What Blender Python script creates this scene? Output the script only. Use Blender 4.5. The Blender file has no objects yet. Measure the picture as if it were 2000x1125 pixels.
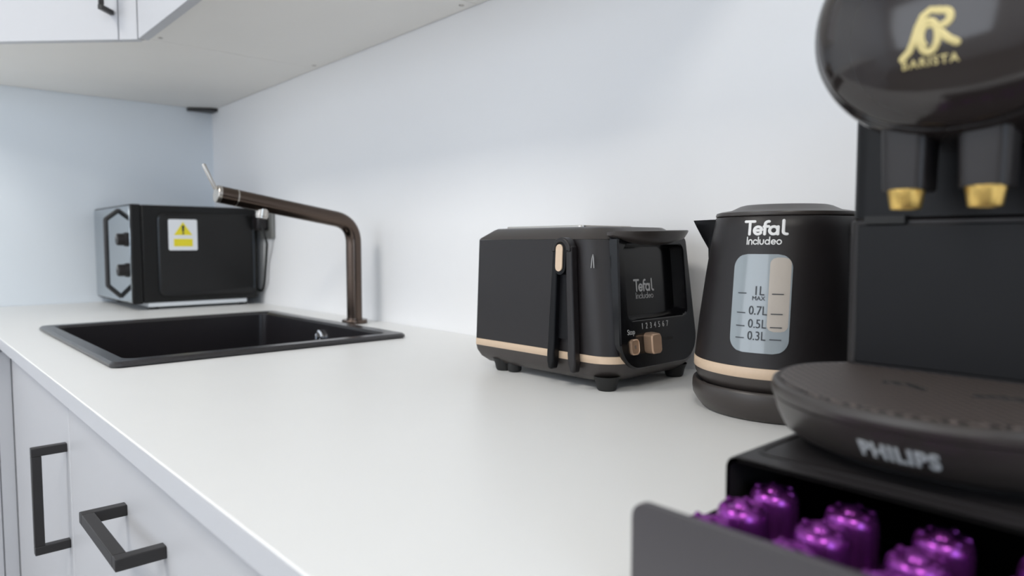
import bpy, bmesh, math, random
from mathutils import Vector, Matrix
random.seed(4)
PI = math.pi
sin, cos = math.sin, math.cos
S = bpy.context.scene
C = S.collection
W = 0.90                                  # height of the worktop's top above the floor

# ------------------------------------------------------------------ camera
def make_camera():
    f, cx, cy, h = 1378.46, 2.23083945, -0.792172884, 0.165513569
    yaw, pitch, roll = math.radians(41.8862), math.radians(3.6215), math.radians(-0.0373)
    d = Vector((-cos(yaw)*cos(pitch), sin(yaw)*cos(pitch), -sin(pitch)))
    r = d.cross(Vector((0, 0, 1))).normalized()
    u = r.cross(d)
    R = cos(roll)*r + sin(roll)*u
    U = -sin(roll)*r + cos(roll)*u
    cam = bpy.data.cameras.new('camera')
    cam.sensor_width = 36
    cam.lens = f/2000*36
    cam.clip_start = 0.02
    cam.dof.use_dof = True
    cam.dof.focus_distance = 0.74
    cam.dof.aperture_fstop = 5.2
    o = bpy.data.objects.new('camera', cam)
    C.objects.link(o)
    m = Matrix((R, U, -d)).transposed().to_4x4()
    m.translation = Vector((cx, cy, W+h))
    o.matrix_world = m
    S.camera = o
make_camera()

# ------------------------------------------------------------------ world, lamps, exposure
S.view_settings.view_transform = 'Standard'
S.view_settings.look = 'None'
S.view_settings.gamma = 1
S.view_settings.use_curve_mapping = False
S.view_settings.exposure = 0.0
S.cycles.use_denoising = True
S.cycles.max_bounces = 10
S.cycles.diffuse_bounces = 6
S.cycles.glossy_bounces = 4
S.cycles.transmission_bounces = 8
S.cycles.caustics_reflective = False
S.cycles.caustics_refractive = False
S.cycles.sample_clamp_indirect = 6

world = bpy.data.worlds.new('world')
S.world = world
world.use_nodes = True
bg = world.node_tree.nodes['Background']
bg.inputs[0].default_value = (0.66, 0.80, 1.0, 1)
bg.inputs[1].default_value = 1.2

XL, XR, YF, ZC = -0.05, 4.4, -3.3, 2.55   # room
def area(name, loc, aim, sx, sy, power, col, spread=PI):
    l = bpy.data.lights.new(name, 'AREA')
    l.shape = 'RECTANGLE'; l.size = sx; l.size_y = sy
    l.energy = power; l.color = col; l.spread = spread
    o = bpy.data.objects.new(name, l); C.objects.link(o)
    o.location = loc
    o.rotation_euler = Vector(aim).to_track_quat('-Z', 'Y').to_euler()
    return o
# daylight through the two windows (in their openings) and the ceiling panels
area('window_daylight', (1.20, YF-0.02, 1.55), (0, 1, -0.05), 1.9, 1.3, 15, (0.97, 0.98, 1.0))
area('window_daylight', (XR+0.02, -1.75, 1.50), (-1, 0, -0.05), 1.0, 1.3, 15, (0.66, 0.82, 1.0))
area('ceiling_light_glow', (1.1, -1.75, ZC-0.045), (0, 0, -1), 0.56, 0.56, 13, (1.0, 0.95, 0.87))
area('ceiling_light_glow', (2.9, -1.75, ZC-0.045), (0, 0, -1), 0.56, 0.56, 13, (1.0, 0.95, 0.87))

# ------------------------------------------------------------------ materials
def mat(name, col, rough=0.5, metal=0.0, spec=0.5, bump=0.0, bscale=300.0, coat=0.0, var=0.0, vscale=8.0,
        trans=0.0, emit=0.0, aniso=0.0, alpha=1.0, rvar=0.0):
    m = bpy.data.materials.new(name); m.use_nodes = True
    nt = m.node_tree; N = nt.nodes; L = nt.links
    b = N['Principled BSDF']
    b.inputs['Base Color'].default_value = (*col, 1)
    b.inputs['Roughness'].default_value = rough
    b.inputs['Metallic'].default_value = metal
    b.inputs['Specular IOR Level'].default_value = spec
    b.inputs['Coat Weight'].default_value = coat
    b.inputs['Coat Roughness'].default_value = 0.05
    b.inputs['Transmission Weight'].default_value = trans
    b.inputs['Anisotropic'].default_value = aniso
    b.inputs['Alpha'].default_value = alpha
    if emit:
        b.inputs['Emission Color'].default_value = (*col, 1)
        b.inputs['Emission Strength'].default_value = emit
    if bump or var or rvar:
        tc = N.new('ShaderNodeTexCoord')
    if bump:
        n = N.new('ShaderNodeTexNoise'); n.inputs['Scale'].default_value = bscale
        n.inputs['Detail'].default_value = 4
        L.new(tc.outputs['Object'], n.inputs['Vector'])
        bp = N.new('ShaderNodeBump'); bp.inputs['Strength'].default_value = bump
        bp.inputs['Distance'].default_value = 0.001
        L.new(n.outputs['Fac'], bp.inputs['Height']); L.new(bp.outputs['Normal'], b.inputs['Normal'])
    if var:
        n2 = N.new('ShaderNodeTexNoise'); n2.inputs['Scale'].default_value = vscale
        n2.inputs['Detail'].default_value = 5
        L.new(tc.outputs['Object'], n2.inputs['Vector'])
        mx = N.new('ShaderNodeMixRGB')
        mx.inputs['Color1'].default_value = (*[c*(1-var) for c in col], 1)
        mx.inputs['Color2'].default_value = (*[min(1, c*(1+var)) for c in col], 1)
        L.new(n2.outputs['Fac'], mx.inputs['Fac']); L.new(mx.outputs['Color'], b.inputs['Base Color'])
    if rvar:
        n3 = N.new('ShaderNodeTexNoise'); n3.inputs['Scale'].default_value = 35
        L.new(tc.outputs['Object'], n3.inputs['Vector'])
        mr = N.new('ShaderNodeMapRange')
        mr.inputs['To Min'].default_value = rough-rvar; mr.inputs['To Max'].default_value = rough+rvar
        L.new(n3.outputs['Fac'], mr.inputs['Value']); L.new(mr.outputs['Result'], b.inputs['Roughness'])
    return m

M = {}
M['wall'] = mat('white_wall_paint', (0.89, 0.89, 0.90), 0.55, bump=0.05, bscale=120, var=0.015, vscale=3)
M['wall_l'] = mat('daylight_tinted_wall_paint', (0.80, 0.85, 0.90), 0.55, bump=0.05, bscale=120, var=0.015, vscale=3)  # left wall's white with the bluish daylight mixed into its colour
M['ceil'] = mat('ceiling_paint', (0.82, 0.82, 0.81), 0.8)
M['floor'] = mat('grey_floor', (0.23, 0.21, 0.19), 0.45, var=0.2, vscale=4)
M['top'] = mat('white_laminate', (0.85, 0.85, 0.84), 0.38, bump=0.04, bscale=900, var=0.01, vscale=15, rvar=0.04)
M['cab'] = mat('white_cabinet_board', (0.60, 0.605, 0.63), 0.42, bump=0.02, bscale=500)
M['cabin'] = mat('cabinet_underside_board', (0.88, 0.86, 0.825), 0.6, var=0.02)
M['trim'] = mat('pale_painted_steel', (0.70, 0.73, 0.76), 0.35)
M['boxmat'] = mat('satin_black_box', (0.020, 0.018, 0.019), 0.36)
M['edge'] = mat('shaded_worktop_edge', (0.62, 0.63, 0.66), 0.45)  # greyer than the top: shade on the front edge put into the colour
M['satin'] = mat('sheen_lightened_plastic', (0.040, 0.034, 0.031), 0.30, spec=0.6)  # body plastic made lighter, painting the sheen along the toaster's top
M['face'] = mat('gloss_face', (0.024, 0.019, 0.018), 0.12, spec=0.6)
M['gap'] = mat('brown_gap_shade', (0.20, 0.15, 0.12), 0.7)  # brown that paints the shade in narrow gaps
M['blackmetal'] = mat('black_powder_coat', (0.022, 0.02, 0.02), 0.42)
M['granite'] = mat('black_composite_stone', (0.016, 0.014, 0.016), 0.27, spec=0.75, bump=0.07, bscale=1500, var=0.2, vscale=900)
M['bronze'] = mat('brushed_gunmetal', (0.11, 0.083, 0.068), 0.24, metal=1.0, bump=0.05, bscale=600, aniso=0.4)
M['steel'] = mat('brushed_steel', (0.55, 0.52, 0.48), 0.30, metal=1.0)
M['chrome'] = mat('chrome', (0.75, 0.75, 0.76), 0.12, metal=1.0)
M['plastic'] = mat('matt_black_plastic', (0.013, 0.0105, 0.011), 0.42, spec=0.42, bump=0.05, bscale=1500)
M['plastic_d'] = mat('deep_black_plastic', (0.004, 0.004, 0.005), 0.40, spec=0.22)
M['gloss'] = mat('gloss_black_plastic', (0.005, 0.005, 0.006), 0.14, spec=0.4)
M['beige'] = mat('beige_satin_trim', (0.66, 0.50, 0.36), 0.38, var=0.05, vscale=300)
M['copper'] = mat('pale_copper_satin', (0.62, 0.42, 0.29), 0.28, metal=0.6)
M['rubber'] = mat('black_rubber', (0.01, 0.01, 0.01), 0.6)
M['white'] = mat('white_print', (0.80, 0.80, 0.80), 0.5)
M['greyprint'] = mat('grey_print', (0.45, 0.45, 0.45), 0.5)
M['silver'] = mat('silver_print', (0.62, 0.64, 0.65), 0.4)
M['darkprint'] = mat('dark_print', (0.03, 0.035, 0.045), 0.5)
M['gold'] = mat('satin_gold', (0.85, 0.58, 0.18), 0.30, metal=0.9)
M['goldprint'] = mat('gold_foil_print', (0.66, 0.55, 0.25), 0.4, metal=0.3)
M['window'] = mat('frosted_clear_plastic', (0.27, 0.31, 0.335), 0.16, spec=0.6, coat=0.5)
M['windowin'] = mat('inner_chamber_plastic', (0.48, 0.43, 0.38), 0.3)
M['mirror'] = mat('mirror_glass_front', (0.45, 0.49, 0.52), 0.05, metal=1.0)
M['mw'] = mat('black_enamel_steel', (0.007, 0.007, 0.007), 0.42, spec=0.3)
M['mwgloss'] = mat('black_enamel_gloss', (0.006, 0.006, 0.006), 0.25, spec=0.35)
M['yellow'] = mat('yellow_print', (0.80, 0.68, 0.02), 0.5)
M['sticker'] = mat('white_sticker', (0.78, 0.80, 0.83), 0.4)
M['panelgrey'] = mat('dark_grey_satin_plastic', (0.060, 0.055, 0.060), 0.40, bump=0.03, bscale=1200)
M['purple'] = mat('purple_foil', (0.30, 0.055, 0.36), 0.24, metal=0.85, bump=0.05, bscale=900)
M['tray'] = mat('warm_black_plastic', (0.044, 0.037, 0.034), 0.36, spec=0.5)
M['headside'] = mat('gloss_brown_black', (0.022, 0.018, 0.017), 0.25, spec=0.5)
M['socket'] = mat('grey_socket_plastic', (0.20, 0.20, 0.19), 0.4)
M['glass'] = mat('window_glass', (1, 1, 1), 0.0, trans=1.0)
M['lamp'] = mat('lamp_diffuser', (1.0, 0.96, 0.88), 0.5, emit=5.0)
M['wframe'] = mat('white_window_frame', (0.8, 0.8, 0.8), 0.4)
def grille_mat():
    m = mat('perforated_grille', (0.075, 0.062, 0.056), 0.45)
    nt = m.node_tree; N = nt.nodes; L = nt.links; b = N['Principled BSDF']
    tc = N.new('ShaderNodeTexCoord')
    mp = N.new('ShaderNodeMapping'); mp.inputs['Rotation'].default_value = (0, 0, math.radians(45))
    L.new(tc.outputs['Object'], mp.inputs['Vector'])
    v = N.new('ShaderNodeTexVoronoi'); v.voronoi_dimensions = '2D'; v.inputs['Scale'].default_value = 210
    v.inputs['Randomness'].default_value = 0.0
    L.new(mp.outputs['Vector'], v.inputs['Vector'])
    cr = N.new('ShaderNodeValToRGB')
    cr.color_ramp.elements[0].position = 0.36; cr.color_ramp.elements[0].color = (0.003, 0.003, 0.003, 1)
    cr.color_ramp.elements[1].position = 0.48; cr.color_ramp.elements[1].color = (0.15, 0.12, 0.11, 1)
    L.new(v.outputs['Distance'], cr.inputs['Fac']); L.new(cr.outputs['Color'], b.inputs['Base Color'])
    bp = N.new('ShaderNodeBump'); bp.inputs['Strength'].default_value = 0.8; bp.inputs['Distance'].default_value = 0.001
    L.new(v.outputs['Distance'], bp.inputs['Height']); L.new(bp.outputs['Normal'], b.inputs['Normal'])
    return m
M['grille'] = grille_mat()

# ------------------------------------------------------------------ mesh helpers (world coordinates, z measured from the worktop)
def wloc(o):
    v = Vector((0, 0, 0))
    while o is not None:
        v = v + o.location; o = o.parent
    return v
def obj(name, bm, m, parent=None, smooth=None, bevel=0.0, base=W, segs=2, solidify=0):
    """link a bmesh (built in worktop coordinates) as one object; origin at the parent's, or at the mesh's own base"""
    me = bpy.data.meshes.new(name)
    bmesh.ops.recalc_face_normals(bm, faces=bm.faces)
    off = Vector((0, 0, base))
    if parent is not None:
        o0 = wloc(parent)
    else:
        xs = [v.co.x for v in bm.verts]; ys = [v.co.y for v in bm.verts]; zs = [v.co.z for v in bm.verts]
        o0 = Vector(((min(xs)+max(xs))/2, (min(ys)+max(ys))/2, min(zs)))+off
    for v in bm.verts:
        v.co = v.co + off - o0
    bm.to_mesh(me); bm.free()
    o = bpy.data.objects.new(name, me); C.objects.link(o)
    if parent is not None:
        o.parent = parent
    else:
        o.location = o0
    me.materials.append(m)
    if bevel:
        b = o.modifiers.new('bevel', 'BEVEL'); b.width = bevel; b.segments = segs
        b.limit_method = 'ANGLE'; b.angle_limit = math.radians(35); b.use_clamp_overlap = True
        if smooth is None: smooth = 40
    if smooth:
        for p in me.polygons: p.use_smooth = True
        try:
            me.set_sharp_from_angle(angle=math.radians(smooth))
        except Exception: pass
    return o
def thing(name, label, cat, loc, group=None):
    o = bpy.data.objects.new(name, None); C.objects.link(o)
    o.empty_display_size = 0.03
    o.location = (loc[0], loc[1], loc[2]+W)
    o['label'] = label; o['category'] = cat
    if group: o['group'] = group
    return o
def tag(o, label, cat, group=None):
    o['label'] = label; o['category'] = cat
    if group: o['group'] = group
    return o
def struct(name, bm, m, parent=None, base=0.0, **k):
    o = obj(name, bm, m, parent, base=base, **k)
    if parent is None: o['kind'] = 'structure'
    return o
def box(bm, x0, x1, y0, y1, z0, z1):
    vs = [bm.verts.new((x, y, z)) for x in (x0, x1) for y in (y0, y1) for z in (z0, z1)]
    for f in ((0, 1, 3, 2), (4, 6, 7, 5), (0, 4, 5, 1), (2, 3, 7, 6), (0, 2, 6, 4), (1, 5, 7, 3)):
        bm.faces.new([vs[i] for i in f])
    return bm
def B(*a):
    return box(bmesh.new(), *a)
def loft(bm, rings, cap0=True, cap1=True):
    R = [[bm.verts.new(p) for p in r] for r in rings]
    n = len(R[0])
    for a, b in zip(R, R[1:]):
        for i in range(n):
            j = (i+1) % n
            bm.faces.new((a[i], a[j], b[j], b[i]))
    if cap0: bm.faces.new(R[0][::-1])
    if cap1: bm.faces.new(R[-1])
    return bm
def rr(cx, cy, hx, hy, r, n=6):
    """rounded rectangle, ccw from the +x,-y corner; r one radius or four (+x-y, +x+y, -x+y, -x-y)"""
    if not isinstance(r, (tuple, list)): r = (r,)*4
    out = []
    for k, (sx, sy, a0) in enumerate(((1, -1, -90), (1, 1, 0), (-1, 1, 90), (-1, -1, 180))):
        rad = min(r[k], hx, hy)
        for i in range(n+1):
            a = math.radians(a0+90*i/n)
            out.append((cx+sx*(hx-rad)+rad*cos(a), cy+sy*(hy-rad)+rad*sin(a)))
    return out
def lathe(bm, cx, cy, prof, n=48, cap0=False, cap1=False):
    return loft(bm, [[(cx+r*cos(2*PI*i/n), cy+r*sin(2*PI*i/n), z) for i in range(n)] for r, z in prof], cap0, cap1)
def tube(bm, path, rad, n=14, caps=True, flat=None):
    P = [Vector(p) for p in path]
    rs = rad if isinstance(rad, (list, tuple)) else [rad]*len(P)
    T = []
    for i in range(len(P)):
        a = P[max(0, i-1)]; b = P[min(len(P)-1, i+1)]
        T.append((b-a).normalized())
    up = Vector((0, 0, 1)) if abs(T[0].z) < 0.9 else Vector((1, 0, 0))
    nrm = (up-T[0]*up.dot(T[0])).normalized()
    rings = []
    for i, p in enumerate(P):
        nrm = (nrm-T[i]*nrm.dot(T[i])).normalized()
        bn = T[i].cross(nrm)
        k = 1.0
        if 0 < i < len(P)-1:
            d = (P[i]-P[i-1]).normalized().dot(T[i]); k = 1/max(0.5, d) if False else 1.0
        rings.append([p+(nrm*cos(2*PI*j/n)+bn*sin(2*PI*j/n))*rs[i]*k for j in range(n)])
    return loft(bm, rings, caps, caps)
def arc(c, r, a0, a1, n=10):
    return [(c[0]+r[0]*cos(math.radians(a0+(a1-a0)*i/n)), c[1]+r[1]*sin(math.radians(a0+(a1-a0)*i/n))) for i in range(n+1)]
def fillet(path, r, n=8):
    """round the inner corners of a 3-D polyline"""
    P = [Vector(p) for p in path]; out = [P[0]]
    for i in range(1, len(P)-1):
        a = (P[i-1]-P[i]).normalized(); b = (P[i+1]-P[i]).normalized()
        ang = a.angle(b); d = min(r/math.tan(ang/2), (P[i-1]-P[i]).length*.49, (P[i+1]-P[i]).length*.49)
        p0 = P[i]+a*d; p1 = P[i]+b*d
        for k in range(n+1):
            t = k/n
            out.append(p0*(1-t)**2+P[i]*2*t*(1-t)+p1*t*t)
    out.append(P[-1])
    return out
def mapv(bm, fn):
    for v in bm.verts: v.co = Vector(fn(v.co.x, v.co.y, v.co.z))
    return bm
def plate(outer, holes, z0, z1):
    """flat plate with holes: outlines in x,y"""
    bm = bmesh.new(); E = []
    for ring in [outer]+holes:
        ring = [p for i, p in enumerate(ring) if (p[0]-ring[i-1][0])**2+(p[1]-ring[i-1][1])**2 > 1e-14]
        vs = [bm.verts.new((x, y, z0)) for x, y in ring]
        for i in range(len(vs)): E.append(bm.edges.new((vs[i], vs[(i+1) % len(vs)])))
    bmesh.ops.triangle_fill(bm, edges=E, use_beauty=True, use_dissolve=False)
    g = bmesh.ops.extrude_face_region(bm, geom=bm.faces[:])
    for e in g['geom']:
        if isinstance(e, bmesh.types.BMVert): e.co.z = z1
    return bm
def font(txt, size, depth=0.0002, bold=0.0, spacing=1.0, align='CENTER', shear=0.0):
    cu = bpy.data.curves.new('t', 'FONT'); cu.body = txt; cu.size = size
    cu.align_x = align; cu.align_y = 'CENTER'; cu.extrude = depth; cu.offset = bold
    cu.resolution_u = 3; cu.space_character = spacing; cu.shear = shear
    o = bpy.data.objects.new('t', cu); C.objects.link(o)
    bpy.context.view_layer.update()
    me = bpy.data.meshes.new_from_object(o.evaluated_get(bpy.context.evaluated_depsgraph_get()))
    bpy.data.objects.remove(o); bpy.data.curves.remove(cu)
    bm = bmesh.new(); bm.from_mesh(me); bpy.data.meshes.remove(me)
    return bm
def strokes(lines, rad, depth, ctr=(0, 0), scale=1.0, radii=None):
    """lettering drawn as rounded strokes flattened onto z=0; unit coordinates, scaled about ctr"""
    bm = bmesh.new()
    for k, ln in enumerate(lines):
        tube(bm, [((x-ctr[0])*scale, (y-ctr[1])*scale, 0) for x, y in ln], (radii[k] if radii else rad)*scale, n=8)
        for e in (0, -1):
            x, y = ln[e]
            lathe(bm, (x-ctr[0])*scale, (y-ctr[1])*scale, [((radii[k] if radii else rad)*scale*q, zz*(radii[k] if radii else rad)*scale) for q, zz in ((0.6, -.8), (1, 0), (0.6, .8))], 10, True, True)
    zmax = max(v.co.z for v in bm.verts)
    for v in bm.verts: v.co.z *= depth/zmax
    return bm
def e_gl(x, w=.28, c=.3):
    return [(x-w, c), (x+w, c)]+arc((x, c), (w, w*1.07), 0, 320, 16)
TEFAL = [[(-.02, .95), (.62, .95)], [(.30, .93), (.30, .03)], e_gl(.86, .25),
         [(1.30, .03), (1.30, .72)]+arc((1.50, .74), (.20, .20), 180, 80, 6), [(1.24, .58), (1.52, .58)],
         arc((1.84, .30), (.25, .27), 0, 360, 16), [(2.10, .56), (2.10, .03)],
         [(2.42, 1.0), (2.42, .22)]+arc((2.62, .22), (.20, .19), 180, 280, 6)]
INCL = [[(0, 1), (0, 0)],
        [(.25, 0), (.25, .6)]+arc((.48, .38), (.23, .25), 180, 0, 8)+[(.71, 0)],
        arc((1.20, .31), (.28, .30), 40, 320, 12),
        [(1.62, 1), (1.62, 0)],
        [(1.85, .62), (1.85, .30)]+arc((2.10, .28), (.25, .28), 180, 360, 8)+[(2.35, .62)],
        arc((2.86, .31), (.28, .30), 0, 360, 14), [(3.15, 1), (3.15, 0)],
        e_gl(3.68, .27, .31), arc((4.42, .31), (.29, .30), 0, 360, 14)]

# ------------------------------------------------------------------ the room
def room():
    struct('floor', B(XL-.1, XR+.1, YF-.1, .1, -.1, 0), M['floor'])
    struct('ceiling', B(XL-.1, XR+.1, YF-.1, .1, ZC, ZC+.1), M['ceil'])
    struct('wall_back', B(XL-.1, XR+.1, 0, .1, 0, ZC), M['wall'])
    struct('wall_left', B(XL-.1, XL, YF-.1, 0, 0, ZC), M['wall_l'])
    # wall behind the camera, with a window opening
    def holed(rect, hole, fn, name):
        bm = plate([(rect[0], rect[2]), (rect[1], rect[2]), (rect[1], rect[3]), (rect[0], rect[3])],
                   [[(hole[0], hole[2]), (hole[1], hole[2]), (hole[1], hole[3]), (hole[0], hole[3])]], 0, .1)
        struct(name, mapv(bm, fn), M['wall'])
    def win(idx, hole, fn):
        x0, x1, z0, z1 = hole; xm = (x0+x1)/2
        bm = plate([(x0, z0), (x1, z0), (x1, z1), (x0, z1)],
                   [[(x0+.05, z0+.05), (xm-.025, z0+.05), (xm-.025, z1-.05), (x0+.05, z1-.05)],
                    [(xm+.025, z0+.05), (x1-.05, z0+.05), (x1-.05, z1-.05), (xm+.025, z1-.05)]], .035, .075)
        o = struct('window_%d' % idx, mapv(bm, fn), M['wframe'])
    f1 = lambda x, y, z: (x, YF-z, y)
    f2 = lambda x, y, z: (XR+z, x, y)
    h1 = (.2, 2.2, .85, 2.25); h2 = (-2.3, -1.2, .85, 2.2)
    holed((XL, XR, 0, ZC), h1, f1, 'wall_front'); win(1, h1, f1)
    holed((YF, 0, 0, ZC), h2, f2, 'wall_right'); win(2, h2, f2)
room()
for x in (1.1, 2.9):
    t = thing('ceiling_light', 'square white ceiling light panel, the one nearer the left wall' if x < 2 else 'square white ceiling light panel, the one nearer the right wall',
              'light', (x, -1.75, ZC-.04-W))
    obj('frame', plate(rr(x, -1.75, .31, .31, .01), [rr(x, -1.75, .285, .285, .005)], ZC-.04, ZC), M['wframe'], t, base=0)
    obj('diffuser', B(x-.285, x+.285, -2.035, -1.465, ZC-.03, ZC-.02), M['lamp'], t, base=0)

# ------------------------------------------------------------------ base cabinets and worktop
YC = -.62                                   # face of the base cabinet doors
XI = .668                                   # face of the cabinets along the left wall
SX0, SX1, SY0, SY1 = .622, 1.192, -.570, -.106   # sink outline
def handle(parent, path, s=.0055, name='handle'):
    """square-section bow handle along a three-segment path"""
    bm = bmesh.new()
    P = [Vector(p) for p in path]
    for a, b in zip(P, P[1:]):
        d = (b-a).normalized(); mid = a is not P[0] and b is not P[-1]
        a2 = a+d*s if mid else (a-d*s if a is not P[0] else a); b2 = b-d*s if mid else (b+d*s if b is not P[-1] else b)
        up = Vector((0, 0, 1)) if abs(d.z) < .9 else Vector((1, 0, 0))
        u = (up-d*up.dot(d)).normalized(); v = d.cross(u)
        loft(bm, [[q+u*s+v*s, q-u*s+v*s, q-u*s-v*s, q+u*s-v*s] for q in (a2, b2)])
    return obj(name, bm, M['blackmetal'], parent, bevel=.0008)
def base_units():
    # unit under the sink: one door with an upright handle
    t = thing('base_cabinet', 'white base cabinet below the sink with an upright black bow handle', 'cabinet', (.93, -.31, -W))
    bm = B(.560, .576, -.596, -.01, -.80, -.026)
    box(bm, 1.1735, 1.187, -.598, -.01, -.80, -.026); box(bm, .576, 1.171, -.596, -.01, -.80, -.784); box(bm, .576, 1.171, -.022, -.01, -.784, -.026)
    obj('carcass', bm, M['cab'], t)
    obj('carcass_rail', B(XI+.022, 1.169, -.598, -.582, -.06, -.026), M['gap'], t)
    d = obj('door', B(XI+.003, 1.186, YC, -.600, -.80, -.030), M['cab'], t, bevel=.001)
    handle(d, [(1.168, YC, -.099), (1.168, YC-.034, -.099), (1.168, YC-.034, -.227), (1.168, YC, -.227)])
    # drawer unit
    t = thing('base_cabinet', 'white drawer unit right of the sink door with a level black bow handle', 'cabinet', (1.53, -.31, -W))
    obj('carcass', B(1.190, 1.868, -.598, -.01, -.80, -.024), M['cab'], t)
    z = -.030
    for k, h in enumerate((.27, .25, .245)):
        d = obj('drawer', B(1.190, 1.867, YC, -.600, z-h+.003, z), M['cab'], t, bevel=.001)
        zz = -.097 if k == 0 else z-.07
        handle(d, [(1.465, YC, zz), (1.465, YC-.034, zz), (1.593, YC-.034, zz), (1.593, YC, zz)])
        z -= h
    t = thing('base_cabinet', 'white base cabinet at the near end, below the coffee machine', 'cabinet', (2.3, -.31, -W))
    obj('carcass', B(1.872, 2.75, -.598, -.01, -.80, -.024), M['cab'], t)
    for x0, x1, hx in ((1.871, 2.309, 2.285), (2.312, 2.749, 2.336)):
        d = obj('door', B(x0, x1, YC, -.600, -.80, -.030), M['cab'], t, bevel=.001)
        handle(d, [(hx, YC, -.099), (hx, YC-.034, -.099), (hx, YC-.034, -.227), (hx, YC, -.227)])
    # the run along the left wall
    t = thing('base_cabinet', 'white base cabinet along the left wall, seen as a thin strip at the left edge', 'cabinet', (.3, -1.2, -W))
    obj('carcass', B(XL+.005, XI-.022, -1.8, YC-.002, -.80, -.024), M['cab'], t)
    obj('corner_post', B(XI-.020, XI, YC-.0225, YC-.001, -.80, -.030), M['cab'], t)
    for y0, y1 in ((-1.209, YC-.024), (-1.798, -1.212)):
        d = obj('door', B(XI-.020, XI, y0, y1, -.80, -.030), M['cab'], t, bevel=.001)
        hy = y0+.03 if y0 > -1.5 else y1-.03
        handle(d, [(XI, hy, -.099), (XI+.034, hy, -.099), (XI+.034, hy, -.227), (XI, hy, -.227)])
    tag(obj('plinth', plate([(XL+.02, -1.8), (XI-.06, -1.8), (XI-.06, -.56), (2.74, -.56), (2.74, -.54), (XI-.08, -.54), (XI-.08, -1.8+.0), (XL+.02, -1.78)][:6]+[(XI-.08, -1.8)], [], -W, -.801), M['cab']),
        'white plinth board under the base cabinets', 'plinth')
    # worktop
    o = obj('worktop', plate([(XL+.001, -.0005), (XL+.001, -1.82), (.69, -1.82), (.69, -.64), (2.77, -.64), (2.77, -.0005)],
            [rr((SX0+SX1)/2, (SY0+SY1)/2, .268, .215, .02)], -.019, 0), M['top'], bevel=.0012)
    obj('shaded_edge_band', B(.6912, 2.77, -.6410, -.6400, -.0188, -.0010), M['edge'], o)
    tag(o, 'long white laminate worktop running along the back wall and round the corner', 'worktop')
    tag(obj('shadow_strip', B(.70, 2.75, -.6215, -.6005, -.0285, -.0195), M['gap']), 'thin brown shadow strip between worktop edge and cabinet fronts', 'strip')  # solid strip standing in for the shadow line under the worktop
base_units()

# ------------------------------------------------------------------ wall cabinets
G, YD, YB = .578, -.387, -.368               # underside height, door face, door back
def wall_units():
    TH = .70
    xa, xb = .655, .310
    # corner unit with a diagonal front
    t = thing('wall_cabinet', 'white corner wall cabinet with a diagonal door and black handle', 'cabinet', (.2, -.2, G), None)
    k = .0134
    pts = [(XL+.003, -.002), (XL+.003, -.745), (.318-k, -.745), (.322-k, -.722+.0), (xa-.010, YD+k+.006), (xa+.004, YB+.002), (xa+.004, -.002)]
    obj('carcass', plate(pts, [], G, G+TH), M['cabin'], t)
    # diagonal door and filler, on the line from (xa, YD) towards (-1,-1)
    def diag(s0, s1, th, z0, z1):
        q = math.sqrt(.5)
        bm = B(s0, s1, 0, th, z0, z1)
        return mapv(bm, lambda x, y, z: (xa-x*q-y*q*0+(-q*-y) * -1, YD-x*q+y*q, z))
    sg = .039                                # the gap beside the handle
    obj('filler_panel', diag(.000, sg-.001, .017, G-.004, G+TH), M['cab'], t, bevel=.001)
    d = obj('door', diag(sg+.001, .455, .017, G-.004, G+TH), M['cab'], t, bevel=.001)
    q = math.sqrt(.5)
    def pd(s, o, z): return (xa-s*q+o*q, YD-s*q-o*q, z)
    sh = sg+.012
    handle(d, [pd(sh, 0, G+.049), pd(sh, .034, G+.049), pd(sh, .034, G+.186), pd(sh, 0, G+.186)], s=.0045)
    for i, (x0, x1, lab) in enumerate(((.660, 1.261, 'white wall cabinet next to the corner cabinet, above the sink'),
                                       (1.263, 1.864, 'white wall cabinet furthest from the corner, above the toaster'))):
        t = thing('wall_cabinet', lab, 'cabinet', ((x0+x1)/2, -.19, G))
        obj('carcass', B(x0, x1, YB+.001, -.002, G, G+TH), M['cabin'], t)
        xm = (x0+x1)/2
        for a, b, hx in ((x0+.001, xm-.001, xm-.03), (xm+.001, x1-.001, xm+.03)):
            d = obj('door', B(a, b, YD, YB, G-.004, G+TH), M['cab'], t, bevel=.001)
            handle(d, [(hx, YD, G+.058), (hx, YD-.034, G+.058), (hx, YD-.034, G+.186), (hx, YD, G+.186)], s=.0045)
        for x in (x0+.022, x1-.022):
            for y in (-.02, -.352):
                bm = lathe(bmesh.new(), x, y, [(.0001, G-.0012), (.004, G-.001), (.005, G)], 12)
                obj('screw_cap', bm, M['steel'], t)
    # black plate drawn in place of the dark notch where the corner cabinet meets both walls
    tag(obj('corner_notch_plate', plate([(XL+.0005, -.0005), (XL+.0005, -.075), (XL+.012, -.075), (XL+.05, -.02), (XL+.05, -.0005)], [], G-.010, G-.001), M['blackmetal']),
        'small black plate drawn as the dark notch in the wall corner under the corner cabinet', 'notch')
wall_units()

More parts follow.
